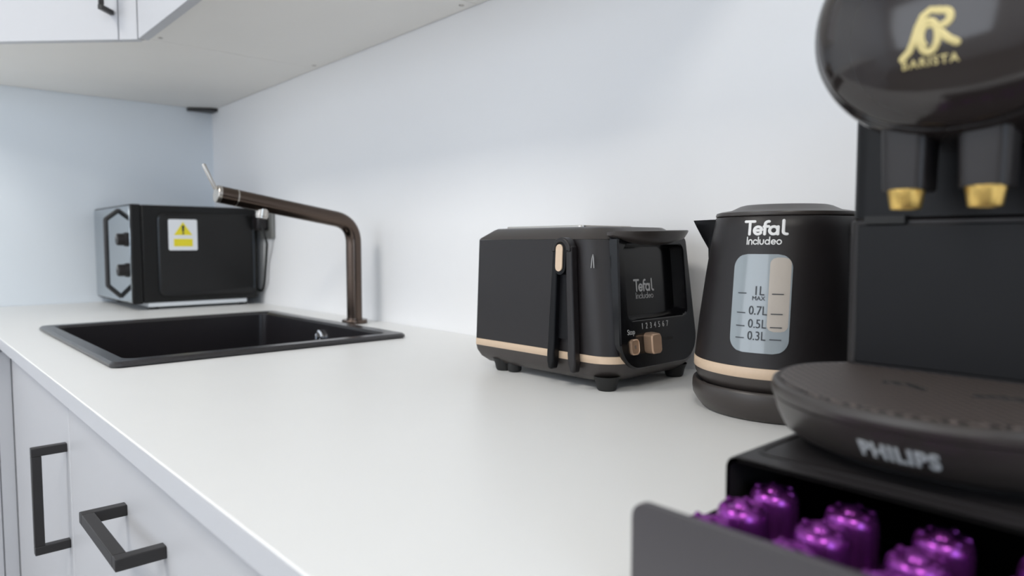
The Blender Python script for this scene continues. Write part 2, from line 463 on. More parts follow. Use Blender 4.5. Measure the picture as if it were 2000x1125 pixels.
# ------------------------------------------------------------------ sink
def sink():
    cx, cy = (SX0+SX1)/2, (SY0+SY1)/2; hx, hy = (SX1-SX0)/2, (SY1-SY0)/2
    t = thing('sink', 'black composite single bowl sink set in the white worktop', 'sink', (cx, cy, 0))
    iy = cy-.003
    rg = lambda dx, dy, r, z, c=cy: [(x, y, z) for x, y in rr(cx, c, dx, dy, r, 8)]
    rings = [rg(hx-.003, hy-.003, .012, .0004), rg(hx, hy, .014, .002), rg(hx, hy, .014, .0055), rg(hx-.0035, hy-.0035, .012, .0085),
             rg(hx-.024, hy-.024, .016, .0085, iy), rg(hx-.028, hy-.028, .018, .004, iy), rg(hx-.031, hy-.031, .022, -.19, iy),
             rg(hx-.055, hy-.055, .03, -.205, iy), rg(.05, .05, .05, -.209, iy)]
    out = [rg(.05, .05, .05, -.216, iy), rg(hx-.030, hy-.030, .03, -.214, iy), rg(hx-.026, hy-.026, .02, .0002, iy), rg(hx-.012, hy-.012, .01, .0002)]
    obj('bowl', loft(bmesh.new(), rings+out[0:4]+[rings[0]], False, False), M['granite'], t, smooth=35)
    yb = iy+hy-.0306
    bm = bmesh.new()
    fn = lambda r0, r1, y0, y1: None
    def ringy(r, y): return [(.926+r*cos(2*PI*i/32), y, -.024+r*sin(2*PI*i/32)) for i in range(32)]
    loft(bm, [ringy(.0165, yb+.001), ringy(.0165, yb-.003), ringy(.0125, yb-.0045), ringy(.012, yb-.001)], False, False)
    loft(bm, [ringy(.012, yb-.001), ringy(.006, yb-.0012)], False, False)
    loft(bm, [ringy(.0055, yb), ringy(.0055, yb-.005), ringy(.001, yb-.006)], False, True)
    obj('overflow', bm, M['chrome'], t, smooth=40)
    bm = lathe(bmesh.new(), cx, iy, [(.0001, -.203), (.034, -.203), (.042, -.205), (.045, -.2095)], 32)
    obj('drain', bm, M['chrome'], t, smooth=40)
sink()

# ------------------------------------------------------------------ tap
def tap():
    bx, by = .924, -.060
    t = thing('tap', 'brushed gunmetal kitchen tap with a straight rising spout behind the sink', 'tap', (bx, by, 0))
    obj('base_flange', lathe(bmesh.new(), bx, by, [(.001, 0), (.0255, 0), (.026, .001), (.026, .0065), (.025, .008), (.0165, .0085), (.0162, .011)], 40), M['bronze'], t, smooth=40)
    end = Vector((bx, -.329, .254))
    top = Vector((bx, by, .2085))
    path = fillet([(bx, by, .008), top, end], .050, 14)
    d = (end-top).normalized()
    body = tube(bmesh.new(), path, .0156, 28)
    obj('spout', body, M['bronze'], t, smooth=40)
    # seam, control cap and lever at the raised end
    s = end-d*.030
    obj('seam_ring', tube(bmesh.new(), [s-d*.0012, s+d*.0012], .0160, 28), M['steel'], t, smooth=40)
    obj('end_cap', tube(bmesh.new(), [end-d*.0005, end+d*.0055, end+d*.0065], [.0158, .0158, .0148], 28), M['steel'], t, smooth=40)
    up = Vector((0, -.42, .91)).normalized()
    a = end+d*.003+up*.010
    obj('lever', tube(bmesh.new(), [a, a+up*.046, a+up*.0475], [.0036, .0036, .0028], 14), M['steel'], t, smooth=40)
    # outlet under the arm
    nrm = Vector((0, d.z, -d.y)).normalized()
    if nrm.z > 0: nrm = -nrm
    q = top+d*((end-top).length*.70)
    obj('outlet', tube(bmesh.new(), [q+nrm*.010, q+nrm*.0245, q+nrm*.0252, q+nrm*.028], [.0115, .0115, .0105, .0105], 24), M['steel'], t, smooth=40)
tap()

# ------------------------------------------------------------------ microwave
def microwave():
    x0, x1, y0, y1, z0, z1 = XL+.006, .330, -.309, -.022, .018, .261
    t = thing('microwave', 'compact black microwave oven with mirrored front in the worktop corner', 'microwave', ((x0+x1)/2, (y0+y1)/2, 0))
    # body with an embossed side panel
    bm = bmesh.new(); box(bm, x0, x1, y0, y1, z0, z1)
    obj('body', bm, M['mw'], t, bevel=.004)
    yc, zc = (y0+y1)/2-.000, (z0+z1)/2-.002
    R = lambda hy, hz, r, x: [(x, y, z) for y, z in rr(yc+.015, zc, hy, hz, r, 8)]
    bm = loft(bmesh.new(), [R(.124, .108, .02, x1-.001), R(.123, .107, .02, x1+.0030), R(.119, .103, .018, x1+.0045), R(.115, .099, .016, x1+.0025)], False, True)
    obj('embossed_panel', bm, M['mwgloss'], t, smooth=35)
    # mirror door with frame
    obj('door_frame', B(x0, x1+.001, y0-.024, y0-.0005, z0-.002, z1+.001), M['mw'], t, bevel=.003)
    d = obj('mirror_front', B(x0+.004, x1-.003, y0-.0265, y0-.0235, z0+.002, z1-.003), M['mirror'], t, bevel=.001)
    yf = y0-.0265
    # six-sided bow handle
    xh = .228
    pts = [(xh, yf+.001, .250), (xh, yf-.029, .226), (xh, yf-.029, .060), (xh, yf+.001, .030)]
    obj('door_handle', tube(bmesh.new(), fillet(pts, .006, 4), .0058, 10), M['blackmetal'], t, smooth=40)
    for z in (.1755, .100):
        def ry(r, y, z=z): return [(x1-.030+r*cos(2*PI*i/28), y, z+r*sin(2*PI*i/28)) for i in range(28)]
        kn = obj('dial', loft(bmesh.new(), [ry(.0175, yf+.001), ry(.0170, yf-.005), ry(.0150, yf-.006), ry(.0145, yf-.021), ry(.013, yf-.0225)]), M['plastic'], t, smooth=40)
        obj('pointer', B(x1-.0315, x1-.0285, yf-.0235, yf-.0220, z+.002, z+.014), M['greyprint'], kn)
    obj('base_trim', B(x0+.006, x1-.003, y0+.012, y1-.030, .0075, .0178), M['trim'], t, bevel=.001)
    for x in (x0+.035, x1-.035):
        for y in (y0+.03, y1-.03):
            obj('foot', lathe(bmesh.new(), x, y, [(.001, 0), (.012, 0), (.013, .002), (.011, .0080)], 20), M['rubber'], t, smooth=40)
    # rear grille edge and power cord looping up to the wall socket
    obj('rear_cover', B(x0+.02, x1-.02, y1-.0005, y1+.010, z0+.02, z1-.03), M['mw'], t, bevel=.002)
    cord = fillet([(x1-.05, y1+.004, .05), (x1-.01, y1+.016, .03), (x1+.022, -.012, .06), (x1+.03, -.010, .12), (x1+.058, -.018, .165), (x1+.062, -.030, .205), (x1+.035, -.032, .226)], .03, 6)
    obj('power_cord', tube(bmesh.new(), cord, .0034, 10), M['rubber'], t, smooth=50)
    # warning sticker on the side
    xs = x1+.0030
    st = thing('warning_sticker', 'white sticker with yellow warning triangle on the side of the microwave', 'sticker', (xs, -.214, .15))
    sy0, sy1, sz0, sz1 = -.250, -.178, .1475, .2275
    F = lambda y, x, z: None
    obj('sticker_sheet', mapv(plate(rr((sy0+sy1)/2, (sz0+sz1)/2, .0345, .039, .004), [], 0, .0028), lambda a, b, c: (xs+c, a, b)), M['sticker'], st)
    ym = (sy0+sy1)/2
    obj('warning_triangle', mapv(plate([(ym-.022, .187), (ym+.022, .187), (ym, .220)], [], 0, .0006), lambda a, b, c: (xs+.0028+c, a, b)), M['yellow'], st)
    bm = mapv(plate([(ym-.002, .195), (ym+.002, .195), (ym+.003, .211), (ym-.003, .211)], [], 0, .0004), lambda a, b, c: (xs+.0034+c, a, b))
    box(bm, xs+.0034, xs+.0038, ym-.002, ym+.002, .189, .193)
    obj('exclamation_mark', bm, M['darkprint'], st)
    obj('warning_text_box', mapv(plate(rr(ym, .168, .0225, .0095, .001, 2), [], 0, .0006), lambda a, b, c: (xs+.0028+c, a, b)), M['yellow'], st)
microwave()
def socket():
    t = thing('wall_socket', 'grey wall socket with plug on the back wall behind the microwave', 'socket', (.36, 0, .2))
    obj('face_plate', B(.322, .402, -.009, -.0003, .178, .258), M['socket'], t, bevel=.003)
    obj('plug', B(.345, .381, -.040, -.0095, .200, .244), M['plastic'], t, bevel=.005)
socket()

# ------------------------------------------------------------------ toaster
def toaster():
    cx, cy = 1.618, -.119
    xl, xr = 1.499, 1.742
    t = thing('toaster', 'black two slot toaster with beige belt line and gloss end panel', 'toaster', (cx, cy, 0))
    # body shell: z, left x, right x, half depth
    def ring(z, x0, x1, hy, rl=.010, rrr=.030, n=8):
        return [(x, y, z) for x, y in rr((x0+x1)/2, cy, (x1-x0)/2, hy, (rrr, rrr, rl, rl), n)]
    def xr_(z): return 1.7385-(max(z, .035)-.035)*.100
    def hy_(z): return .0865-(z-.035)*.045
    low = [ring(.0085, xl+.020, 1.714, .068), ring(.0105, xl+.013, 1.721, .0745), ring(.017, xl+.005, 1.7305, .0815), ring(.025, xl+.0012, 1.7365, .0855), ring(.0318, xl, 1.7382, .0865)]
    body = [ring(z, xl, xr_(z), hy_(z), rrr=.030+(z-.04)*.1) for z in (.0405, .06, .09, .12, .15, .170)]
    top = [ring(.1702, xl, xr_(.170), hy_(.170), rrr=.042), ring(.1720, xl+.001, xr_(.172)-.001, hy_(.172)-.001, rrr=.042), ring(.1825, xl+.014, xr_(.18)-.012, .0640, .006, .03), ring(.1845, xl+.017, xr_(.18)-.015, .0600, .006, .028), ring(.1850, xl+.03, xr_(.18)-.03, .050, .006, .02)]
    def cut(o):
        # open the end so the gloss panel's niche can sit in it
        me = bpy.data.meshes.new('cutter')
        bm = B(1.706, 1.80, -.184, -.056, .070, .169)
        for v in bm.verts: v.co = v.co+Vector((0, 0, W))-wloc(t)
        bm.to_mesh(me); bm.free()
        c = bpy.data.objects.new('cutter', me); C.objects.link(c); c.parent = t
        m = o.modifiers.new('cut', 'BOOLEAN'); m.object = c; m.operation = 'DIFFERENCE'; m.solver = 'EXACT'
        bpy.context.view_layer.update()
        dg = bpy.context.evaluated_depsgraph_get()
        nm = bpy.data.meshes.new_from_object(o.evaluated_get(dg))
        o.modifiers.clear(); old = o.data; o.data = nm
        bpy.data.objects.remove(c); bpy.data.meshes.remove(old)
    obj('base_shell', loft(bmesh.new(), low, True, True), M['tray'], t, smooth=50)
    obj('belt_line', loft(bmesh.new(), [ring(.0316, xl+.0004, 1.7375, .0863), ring(.0321, xl-.0002, 1.7382, .0868), ring(.0400, xl-.0002, 1.7379, .0867), ring(.0407, xl+.0004, 1.7370, .0858)], True, True), M['beige'], t, smooth=50)
    b = obj('body', loft(bmesh.new(), body, True, True), M['plastic'], t, smooth=50)
    obj('top_cover', loft(bmesh.new(), top, True, True), M['satin'], t, smooth=30)
    cut(b)
    # top steel slot frame
    obj('slot_frame', plate(rr(1.590, cy, .070, .048, .008, 5), [rr(1.590, cy-.022, .058, .013, .004, 3), rr(1.590, cy+.022, .058, .013, .004, 3)], .1845, .1872), M['steel'], t, bevel=.001)
    # end panel: tapered outline in y,z, laid on the sloping end plane
    def outline(inset, n=8):
        zt, zb = .174-inset, .0245+inset
        ht, hb = .0650-inset, .0725-inset
        P = []
        def corner(yy, zz, r, a0, a1):
            for i in range(n+1):
                a = math.radians(a0+(a1-a0)*i/n); P.append((yy+r*cos(a), zz+r*sin(a)))
        rb, rt = .030, .006
        corner(hb-rb, zb+rb, rb, -90, 0); corner(ht-rt, zt-rt, rt, 0, 90)
        corner(-ht+rt, zt-rt, rt, 90, 180); corner(-hb+rb, zb+rb, rb, 180, 270)
        return P
    def onp(pts, dx): return [(1.7385-(z-.035)*.100+dx, cy-y*0+y, z) for y, z in pts]
    def niche(h_, zt, zb, r, n=8):
        return [(y, z) for y, z in [(p[0], p[1]) for p in [*[( (h_-r)+r*cos(math.radians(-90+90*i/n)), zb+r+r*sin(math.radians(-90+90*i/n))) for i in range(n+1)],
                 *[((h_-r)+r*cos(math.radians(90*i/n)), zt-r+r*sin(math.radians(90*i/n))) for i in range(n+1)],
                 *[(-(h_-r)+r*cos(math.radians(90+90*i/n)), zt-r+r*sin(math.radians(90+90*i/n))) for i in range(n+1)],
                 *[(-(h_-r)+r*cos(math.radians(180+90*i/n)), zb+r+r*sin(math.radians(180+90*i/n))) for i in range(n+1)]]]]
    bm = loft(bmesh.new(), [onp(outline(0), -.012), onp(outline(0), .0010), onp(outline(.0015), .0028),
                            onp(niche(.0575, .1655, .078, .010), .0028), onp(niche(.0560, .1640, .0795, .009), .0015), onp(niche(.0535, .1615, .083, .008), -.014)], False, True)
    obj('control_panel', bm, M['gloss'], t, smooth=35)
    # lettering
    fx = lambda z: xr_(z)+.0030
    fl = lambda z: xr_(z)-.0138
    bm = strokes(TEFAL, .090, .0003, (1.3, .5), .0135)
    obj('lettering', mapv(bm, lambda x, y, z: (fl(.115+y)+z, -.123+x, .1165+y)), M['greyprint'], t)
    bm = strokes(INCL, .05, .0003, (2.35, .5), .0068)
    obj('lettering', mapv(bm, lambda x, y, z: (fl(.106+y)+z, -.122+x, .1045+y)), M['greyprint'], t)
    for k in range(7):
        bm = font(str(k+1), .0095)
        obj('numeral', mapv(bm, lambda x, y, z: (fx(.070+y)+z, -.1520+k*.0078+x*.8, .0715+y)), M['greyprint'], t)
    bm = font('Stop', .0085)
    obj('stop_text', mapv(bm, lambda x, y, z: (fx(.066+y)+z, -.1725+x*.85, .0665+y)), M['greyprint'], t)
    # stop button
    def btn(yc, zc, hy, hz, r, dx): return [(xr_(z)+dx, y, z) for y, z in rr(yc, zc, hy, hz, r, 6)]
    b = obj('stop_button', loft(bmesh.new(), [btn(-.1690, .0500, .0078, .0088, .005, .001), btn(-.1690, .0500, .0078, .0088, .005, .0048), btn(-.1690, .0500, .0066, .0076, .0045, .0056), btn(-.1690, .0500, .0062, .0072, .004, .0048)]), M['copper'], t, smooth=30)
    obj('lamp_hole', mapv(plate(rr(-.1690, .0500, .0013, .002, .001, 4), [], 0, .0004), lambda a, c, z: (xr_(c)+.0048+z, a, c)), M['gap'], b)
    obj('browning_slider', loft(bmesh.new(), [btn(-.1410, .0525, .0095, .0118, .005, .001), btn(-.1410, .0525, .0095, .0118, .005, .0060), btn(-.1420, .0525, .0092, .0114, .0045, .0135), btn(-.1420, .0525, .0080, .0102, .004, .0150)]), M['copper'], t, smooth=40)
    obj('slider_slot', mapv(plate(rr(-.118, .0540, .022, .0014, .001, 3), [], 0, .0003), lambda a, c, z: (xr_(c)+.0029+z, a, c)), M['rubber'], t)
    # wide boat-shaped lever along the top of the end panel
    rings = []
    NS = 22
    for i in range(NS+1):
        s = -1+2*i/NS
        y = -.1235+s*.0640
        w = max(0.0, 1-abs(s)**3.0)
        xf = 1.727+.0255*w**.7
        dz = .0045+.0120*max(0, 1-s*s)**.8
        xb = 1.715
        zt = .1795+.0012*s
        sec = [(xb, zt-dz*.9), ((xb+xf)/2, zt-dz), (xf-.004, zt-dz*.75), (xf, zt-dz*.25), (xf+.0008, zt), (xf-.001, zt+.0008), ((xb+xf)/2, zt-.0004), (xb, zt-.0004)]
        rings.append([(a, y, c) for a, c in sec])
    obj('lever', loft(bmesh.new(), rings), M['tray'], t, smooth=50)
    # feet: a block with a ridge between
    for x in (1.540, 1.715):
        for y in (-.186, -.057):
            bm = lathe(bmesh.new(), x, y, [(.001, 0), (.0095, 0), (.0110, .002), (.0125, .009), (.0155, .0165)], 24)
            if x < 1.6:
                lathe(bm, x+.020, y, [(.001, 0.001), (.008, 0.001), (.0090, .003), (.0095, .0160)], 20)
            obj('foot', bm, M['rubber'], t, smooth=40)
    # tongs pictogram by the rounded corner
    ys = lambda z: cy-hy_(z)-.0003
    bm = bmesh.new()
    tube(bm, [(1.7035, ys(.138)+.0005, .138), (1.7045, ys(.148)+.0005, .149), (1.7055, ys(.152)+.0005, .153), (1.7065, ys(.148)+.0005, .149), (1.7075, ys(.138)+.0006, .138)], .0005, 6)
    obj('tongs_mark', bm, M['greyprint'], t)
    # ---- the tongs hanging on the side
    g = thing('toast_tongs', 'black forked toast tongs with a beige inlay clipped to the toaster side', 'tongs', (1.672, -.212, .02))
    def sidey(z): return cy-hy_(z)
    yo = lambda z: sidey(z)-.0012
    def leg(xt, xb_, wt, wb):
        rings = []
        for i in range(15):
            f = i/14; z = .163-f*(.163-.0195)
            x = xt+(xb_-xt)*f**1.1; w = wt+(wb-wt)*f
            if i == 14: w *= .55; 
            if i == 13: z -= 0; 
            yb_ = min(yo(max(z, .03)), cy-.0880)if z < .05 else yo(z)
            rings.append([(x-w, yb_-.011, z), (x+w, yb_-.011, z), (x+w, yb_, z), (x-w, yb_, z)])
        return rings
    bm = loft(bmesh.new(), leg(1.6575, 1.6555, .0035, .0058))
    obj('arm', bm, M['plastic_d'], g, bevel=.0025, segs=3)
    bm = loft(bmesh.new(), leg(1.6785, 1.6905, .0048, .0058))
    obj('arm', bm, M['plastic'], g, bevel=.0025, segs=3)
    # rounded head joining both arms
    out, inn = [], []
    for i in range(17):
        a = math.radians(180-180*i/16)
        out.append((1.6680+.0150*cos(a), .1560+.0165*sin(a))); 
    for i in range(17):
        a = math.radians(180*i/16)
        inn.append((1.6675+.0085*cos(a), .1560+.0105*sin(a)))
    bm = plate(out+inn, [], 0, .0125)
    obj('bow', mapv(bm, lambda x, z, d: (x, yo(z)-d, z)), M['plastic'], g, bevel=.002, segs=3)
    bm = plate([(1.6560, .056), (1.688, .056), (1.6850, .10), (1.6772, .158)]+[(1.6675+.0090*cos(math.radians(180*i/8)), .158+.009*sin(math.radians(180*i/8))) for i in range(9)]+[(1.6560, .14)], [], 0, .004)
    obj('shadow_web', mapv(bm, lambda x, z, d: (x, yo(z)-d, z)), M['plastic_d'], g)  # black sheet painting the shadow between the arms
    bm = plate(rr(1.6665, .1480, .0085, .0185, .0085, 6), [], 0, .0066)
    obj('inlay_bed', mapv(bm, lambda x, z, d: (x, yo(z)-.0042-d, z)), M['plastic_d'], g, bevel=.0008)
    bm = plate(rr(1.6660, .1490, .0052, .0155, .0052, 6), [], 0, .0016)
    obj('inlay', mapv(bm, lambda x, z, d: (x, yo(z)-.0109-d, z)), M['beige'], g, bevel=.0005)
toaster()

# ------------------------------------------------------------------ kettle
KX, KY = 1.887, -.1176
AW, AS, AH = math.radians(-78), math.radians(-163), math.radians(12)
def kR(z):
    prof = [(.0235, .0745), (.030, .0815), (.036, .0845), (.042, .0858), (.0515, .0855), (.09, .0815), (.135, .0755), (.165, .0710), (.190, .0668)]
    for (a, r), (b, q) in zip(prof, prof[1:]):
        if z <= b: return r+(q-r)*max(0, (z-a)/(b-a))
    return prof[-1][1]
def kettle():
    b = thing('kettle_stand', 'round black power base under the kettle', 'kettle base', (KX, KY, 0))
    obj('base_body', lathe(bmesh.new(), KX, KY, [(.001, .001), (.078, .001), (.0795, .003), (.0835, .008), (.0868, .014), (.0875, .020), (.0874, .0255), (.0866, .0282), (.0850, .0292), (.0836, .0285), (.0795, .0245), (.0765, .0214), (.001, .0212)], 72), M['tray'], b, smooth=45)
    t = thing('kettle', 'matt black kettle with clear water gauge, standing on its round base', 'kettle', (KX, KY, .022))
    prof = [(.001, .0222), (.072, .0222), (.0745, .0235), (.0815, .030), (.0845, .036), (.0856, .0415)]
    obj('lower_body', lathe(bmesh.new(), KX, KY, prof+[(.001, .0415)], 72), M['tray'], t, smooth=45)
    obj('belt_line', lathe(bmesh.new(), KX, KY, [(.001, .0415), (.0856, .0415), (.0862, .0422), (.0860, .0508), (.0853, .0516), (.001, .0516)], 72), M['beige'], t, smooth=45)
    prof = [(.001, .0516)]+[(kR(z), z) for z in (.0518, .06, .075, .09, .105, .12, .135, .15, .165, .18, .190)]+[(.0655, .1912), (.001, .1912)]
    obj('body', lathe(bmesh.new(), KX, KY, prof, 96), M['plastic'], t, smooth=45)
    obj('lid', lathe(bmesh.new(), KX, KY, [(.060, .1913), (.0664, .1915), (.0668, .1928), (.0660, .1950), (.062, .1962), (.052, .1978), (.043, .2020), (.039, .2030), (.001, .2034)], 72), M['tray'], t, smooth=45)
    # spout: a V-shaped beak
    d = Vector((cos(AS), sin(AS), 0)); p = Vector((-sin(AS), cos(AS), 0)); c0 = Vector((KX, KY, 0))
    rings = []
    for z, ext, w in ((.150, .0700, .004), (.160, .0765, .012), (.172, .0835, .019), (.183, .0895, .024), (.1890, .0925, .026), (.1895, .0922, .025)):
        rb = kR(z)-.010
        rings.append([c0+d*rb+p*w+Vector((0, 0, z)), c0+d*(rb+.012)+p*w*.80+Vector((0, 0, z)), c0+d*(ext-.003)+p*.0025+Vector((0, 0, z)), c0+d*ext+Vector((0, 0, z)),
                      c0+d*(ext-.003)-p*.0025+Vector((0, 0, z)), c0+d*(rb+.012)-p*w*.80+Vector((0, 0, z)), c0+d*rb-p*w+Vector((0, 0, z))])
    obj('spout', loft(bmesh.new(), rings), M['plastic_d'], t, smooth=40)
    # handle on the far side
    d = Vector((cos(AH), sin(AH), 0))
    P = [c0+d*.064+Vector((0, 0, .184)), c0+d*.105+Vector((0, 0, .184)), c0+d*.112+Vector((0, 0, .120)), c0+d*.104+Vector((0, 0, .066)), c0+d*.080+Vector((0, 0, .062))]
    obj('handle', tube(bmesh.new(), fillet(P, .02, 6), .0095, 16), M['plastic'], t, smooth=45)
    # cone mapping for gauge and print
    def cone(off=0.0, a0=AW):
        def f(u, v, w):
            R = kR(v)+w+off; a = a0+u/kR(max(.06, min(v, .185)))
            return (KX+R*cos(a), KY+R*sin(a), v)
        return f
    hw, z0, z1 = .0268, .0655, .1555
    def gr(hx, z0, z1, r, w, n=8):
        return [(u*(1+ (0.0 if True else 0)), v, w) for u, v in rr(0, (z0+z1)/2, hx, (z1-z0)/2, r, n)]
    def grid_panel(hx, z0, z1, r, w):
        """rounded panel cut in strips so that it bends with the body"""
        bm = bmesh.new(); NX = 24; NZ = 72; V = {}
        for i in range(NX+1):
            for j in range(NZ+1):
                a = -1+2*i/NX; c = -1+2*j/NZ
                u = a*hx; v = (z0+z1)/2+c*(z1-z0)/2
                # pull corners in onto the rounded outline
                du = max(0, abs(v-(z0+z1)/2)-((z1-z0)/2-r))
                lim = hx-r+math.sqrt(max(0, r*r-du*du))
                V[i, j] = bm.verts.new((a*lim, v, w))
        for i in range(NX):
            for j in range(NZ):
                try: bm.faces.new((V[i, j], V[i+1, j], V[i+1, j+1], V[i, j+1]))
                except ValueError: pass
        bmesh.ops.remove_doubles(bm, verts=bm.verts, dist=1e-6)
        g = bmesh.ops.extrude_face_region(bm, geom=bm.faces[:])
        for e in g['geom']:
            if isinstance(e, bmesh.types.BMVert): e.co.z -= .002
        return bm
    wn = obj('water_gauge', mapv(grid_panel(hw, z0, z1, .0130, .0008), cone()), M['window'], t, smooth=45)
    # the clear right part shows the beige chamber
    obj('gauge_chamber', mapv(grid_panel(.0090, z0+.020, z1-.003, .006, .0009), lambda u, v, w: cone()(u+.0165, v, w)), M['windowin'], wn, smooth=45)
    for v, s in ((.1195, '1L'), (.1015, '0.7L'), (.0895, '0.5L'), (.0785, '0.3L')):
        for a, c in ((-.0205, -.0125), (.0105, .0205)):
            bm = bmesh.new()
            for k in range(4):
                box(bm, a+(c-a)*k/4, a+(c-a)*(k+1)/4, v-.0004, v+.0004, .0010, .0014)
            obj('scale_mark', mapv(bm, cone()), M['darkprint'], wn)
        bm = font(s, .0115 if s != '1L' else .012, .0001)
        obj('scale_text', mapv(bm, lambda x, y, z, v=v: cone()(x*.85-.0010, y+v+.0022, .0013+z)), M['darkprint'], wn)
    bm = font('MAX', .0055, .0001)
    obj('scale_text', mapv(bm, lambda x, y, z: cone()(x-.001, y+.1150, .0013+z)), M['darkprint'], wn)
    bm = strokes(TEFAL, .098, .0003, (1.3, .5), .0128)
    obj('lettering', mapv(bm, lambda x, y, z: cone()(x*1.12+.0005, y+.1798, z+.0002)), M['white'], t)
    bm = strokes(INCL, .085, .0003, (2.35, .5), .0066)
    obj('lettering', mapv(bm, lambda x, y, z: cone()(x, y+.1678, z+.0002)), M['white'], t)
kettle()

# ------------------------------------------------------------------ coffee machine on its capsule drawer
MX = 2.119
HB = .055
def coffee_machine():
    t = thing('coffee_machine', 'black capsule coffee machine with rounded head and gold spouts', 'coffee machine', (MX, -.28, HB))
    hw = .073
    # tower: lower tank front and upper glossy part
    def vr(z, y0, y1, h, r=.010): return [(x, y, z) for x, y in rr(MX, (y0+y1)/2, h, (y1-y0)/2, r, 8)]
    obj('tower', loft(bmesh.new(), [vr(HB+.004, -.354, -.085, hw), vr(.1785, -.354, -.085, hw), vr(.1795, -.352, -.087, hw-.0015)]), M['plastic'], t, smooth=40)
    obj('front_cover', B(MX-hw+.008, MX+hw-.008, -.3565, -.353, .094, .1765), M['plastic_d'], t, bevel=.001)
    obj('upper_tower', loft(bmesh.new(), [vr(.1805, -.352, -.087, hw-.0010), vr(.2550, -.352, -.087, hw-.001), vr(.32, -.345, -.087, hw-.001), vr(.332, -.33, -.095, hw-.012)]), M['plastic_d'], t, smooth=40)
    obj('seam_notch', B(MX-hw+.012, MX-hw+.034, -.3575, -.350, .1768, .1812), M['rubber'], t)
    # foot below the tray
    obj('foot_plate', loft(bmesh.new(), [[(x, y, z) for x, y in rr(MX, -.265, .066, .17, .05, 8)] for z in (HB+.0010, HB+.006)]), M['plastic_d'], t, smooth=40)
    # drip tray
    def el(a, bf, bb, z, n=64):
        out = []
        for i in range(n):
            th = 2*PI*i/n; s = sin(th)
            out.append((MX+a*1.035*cos(th), -.386+(bf if s < 0 else bb)*s, z))
        return out
    tr = obj('drip_tray', loft(bmesh.new(), [el(.078, .058, .03, HB+.0045), el(.083, .070, .05, HB+.010), el(.0855, .079, .06, HB+.019), el(.0868, .085, .065, HB+.0275), el(.0868, .0855, .065, HB+.0285),
             el(.0860, .0845, .064, HB+.0290), el(.0874, .0865, .065, HB+.0297), el(.0880, .0880, .066, HB+.0330), el(.0872, .0870, .065, HB+.0362), el(.0855, .085, .063, HB+.0372), el(.0835, .083, .061, HB+.0366)]), M['tray'], t, smooth=40)
    gr = obj('drip_grille', loft(bmesh.new(), [el(.0830, .0825, .060, HB+.0355), el(.0830, .0825, .060, HB+.0372), el(.082, .0815, .059, HB+.0375)]), M['grille'], t)
    for x, a in ((MX-.020, .15), (MX+.022, -.15)):
        bm = tube(bmesh.new(), [(x-.011, -.405+a*.02, HB+.0375), (x, -.4015, HB+.0375), (x+.011, -.405-a*.02, HB+.0375)], .0011, 6)
        obj('grille_slot', bm, M['rubber'], gr)

    # maker's name on the tray front
    def trayf(u, v, w):
        z = HB+.0175+v
        f = (z-(HB+.010))/.0175
        a = (.083+.0038*f)*1.035; b = .070+.0150*min(1.0, f)**.8
        th = -PI/2+u/.088
        return (MX+(a+w)*cos(th), -.386+(b+w+.0008)*sin(th), z)
    obj('lettering', mapv(font('PHILIPS', .0110, .0003, bold=.0004, spacing=1.09), lambda x, y, z: trayf(x*.88-.0015, y, z)), M['silver'], t)
    # head: domed superellipse front
    ZH = .2735
    def se(s, y, n=72, a=.0735, b=.0600, e=2.08, dz=0):
        out = []
        for i in range(n):
            th = 2*PI*i/n; c, q = cos(th), sin(th)
            out.append((MX+s*a*math.copysign(abs(c)**(2/e), c), y, ZH+dz+s*b*math.copysign(abs(q)**(2/e), q)))
        return out
    obj('head', loft(bmesh.new(), [se(.97, -.20), se(1.0, -.215), se(1.0, -.370), se(.995, -.385), se(.965, -.402), se(.925, -.4115), se(.905, -.4135), se(.900, -.4120)], True, True), M['face'], t, smooth=40)
    obj('face_plate', loft(bmesh.new(), [se(.897, -.4110), se(.895, -.4145), se(.86, -.4180), se(.75, -.4245), se(.60, -.4300), se(.45, -.4335), se(.30, -.4353), se(.15, -.4362), se(.03, -.4365)], True, True), M['face'], t, smooth=60)
    def face(x, z):
        s = (abs((x-MX)/.0735)**2.08+abs((z-ZH)/.0600)**2.08)**(1/2.08)
        tb = [(0, -.4365), (.15, -.4362), (.30, -.4353), (.45, -.4335), (.60, -.4300), (.75, -.4245), (.86, -.4180)]
        for (a, p), (b_, q) in zip(tb, tb[1:]):
            if s <= b_: return p+(q-p)*(s-a)/(b_-a)
        return -.418
    onface = lambda x, y, z, cz=.262: (MX-.0045+x, face(MX-.0045+x, cz+y)-.0002-z, cz+y)
    # gold emblem: sweeping L and R around an O
    logo = [[(.00, .02), (.14, .16), (.22, .34), (.30, .62), (.40, .85), (.54, .95), (.68, .90)],
            arc((.50, .40), (.17, .33), 0, 360, 24),
            arc((.50, .42), (.10, .20), 60, 250, 10),
            [(.66, .92)]+arc((.76, .74), (.13, .15), 100, -80, 8)+[(.66, .56), (.74, .42), (.86, .28), (1.0, .18)]]
    bm = strokes(logo, .06, .0003, (.5, .5), .0225, [.075, .07, .03, .075])
    obj('emblem', mapv(bm, lambda x, y, z: onface(x, y*.92, z, .2605)), M['goldprint'], t)
    bm = font('BARISTA', .0052, .0002, bold=.0001, spacing=1.25)
    obj('emblem_text', mapv(bm, lambda x, y, z: onface(x, y, z, .2475)), M['goldprint'], t)
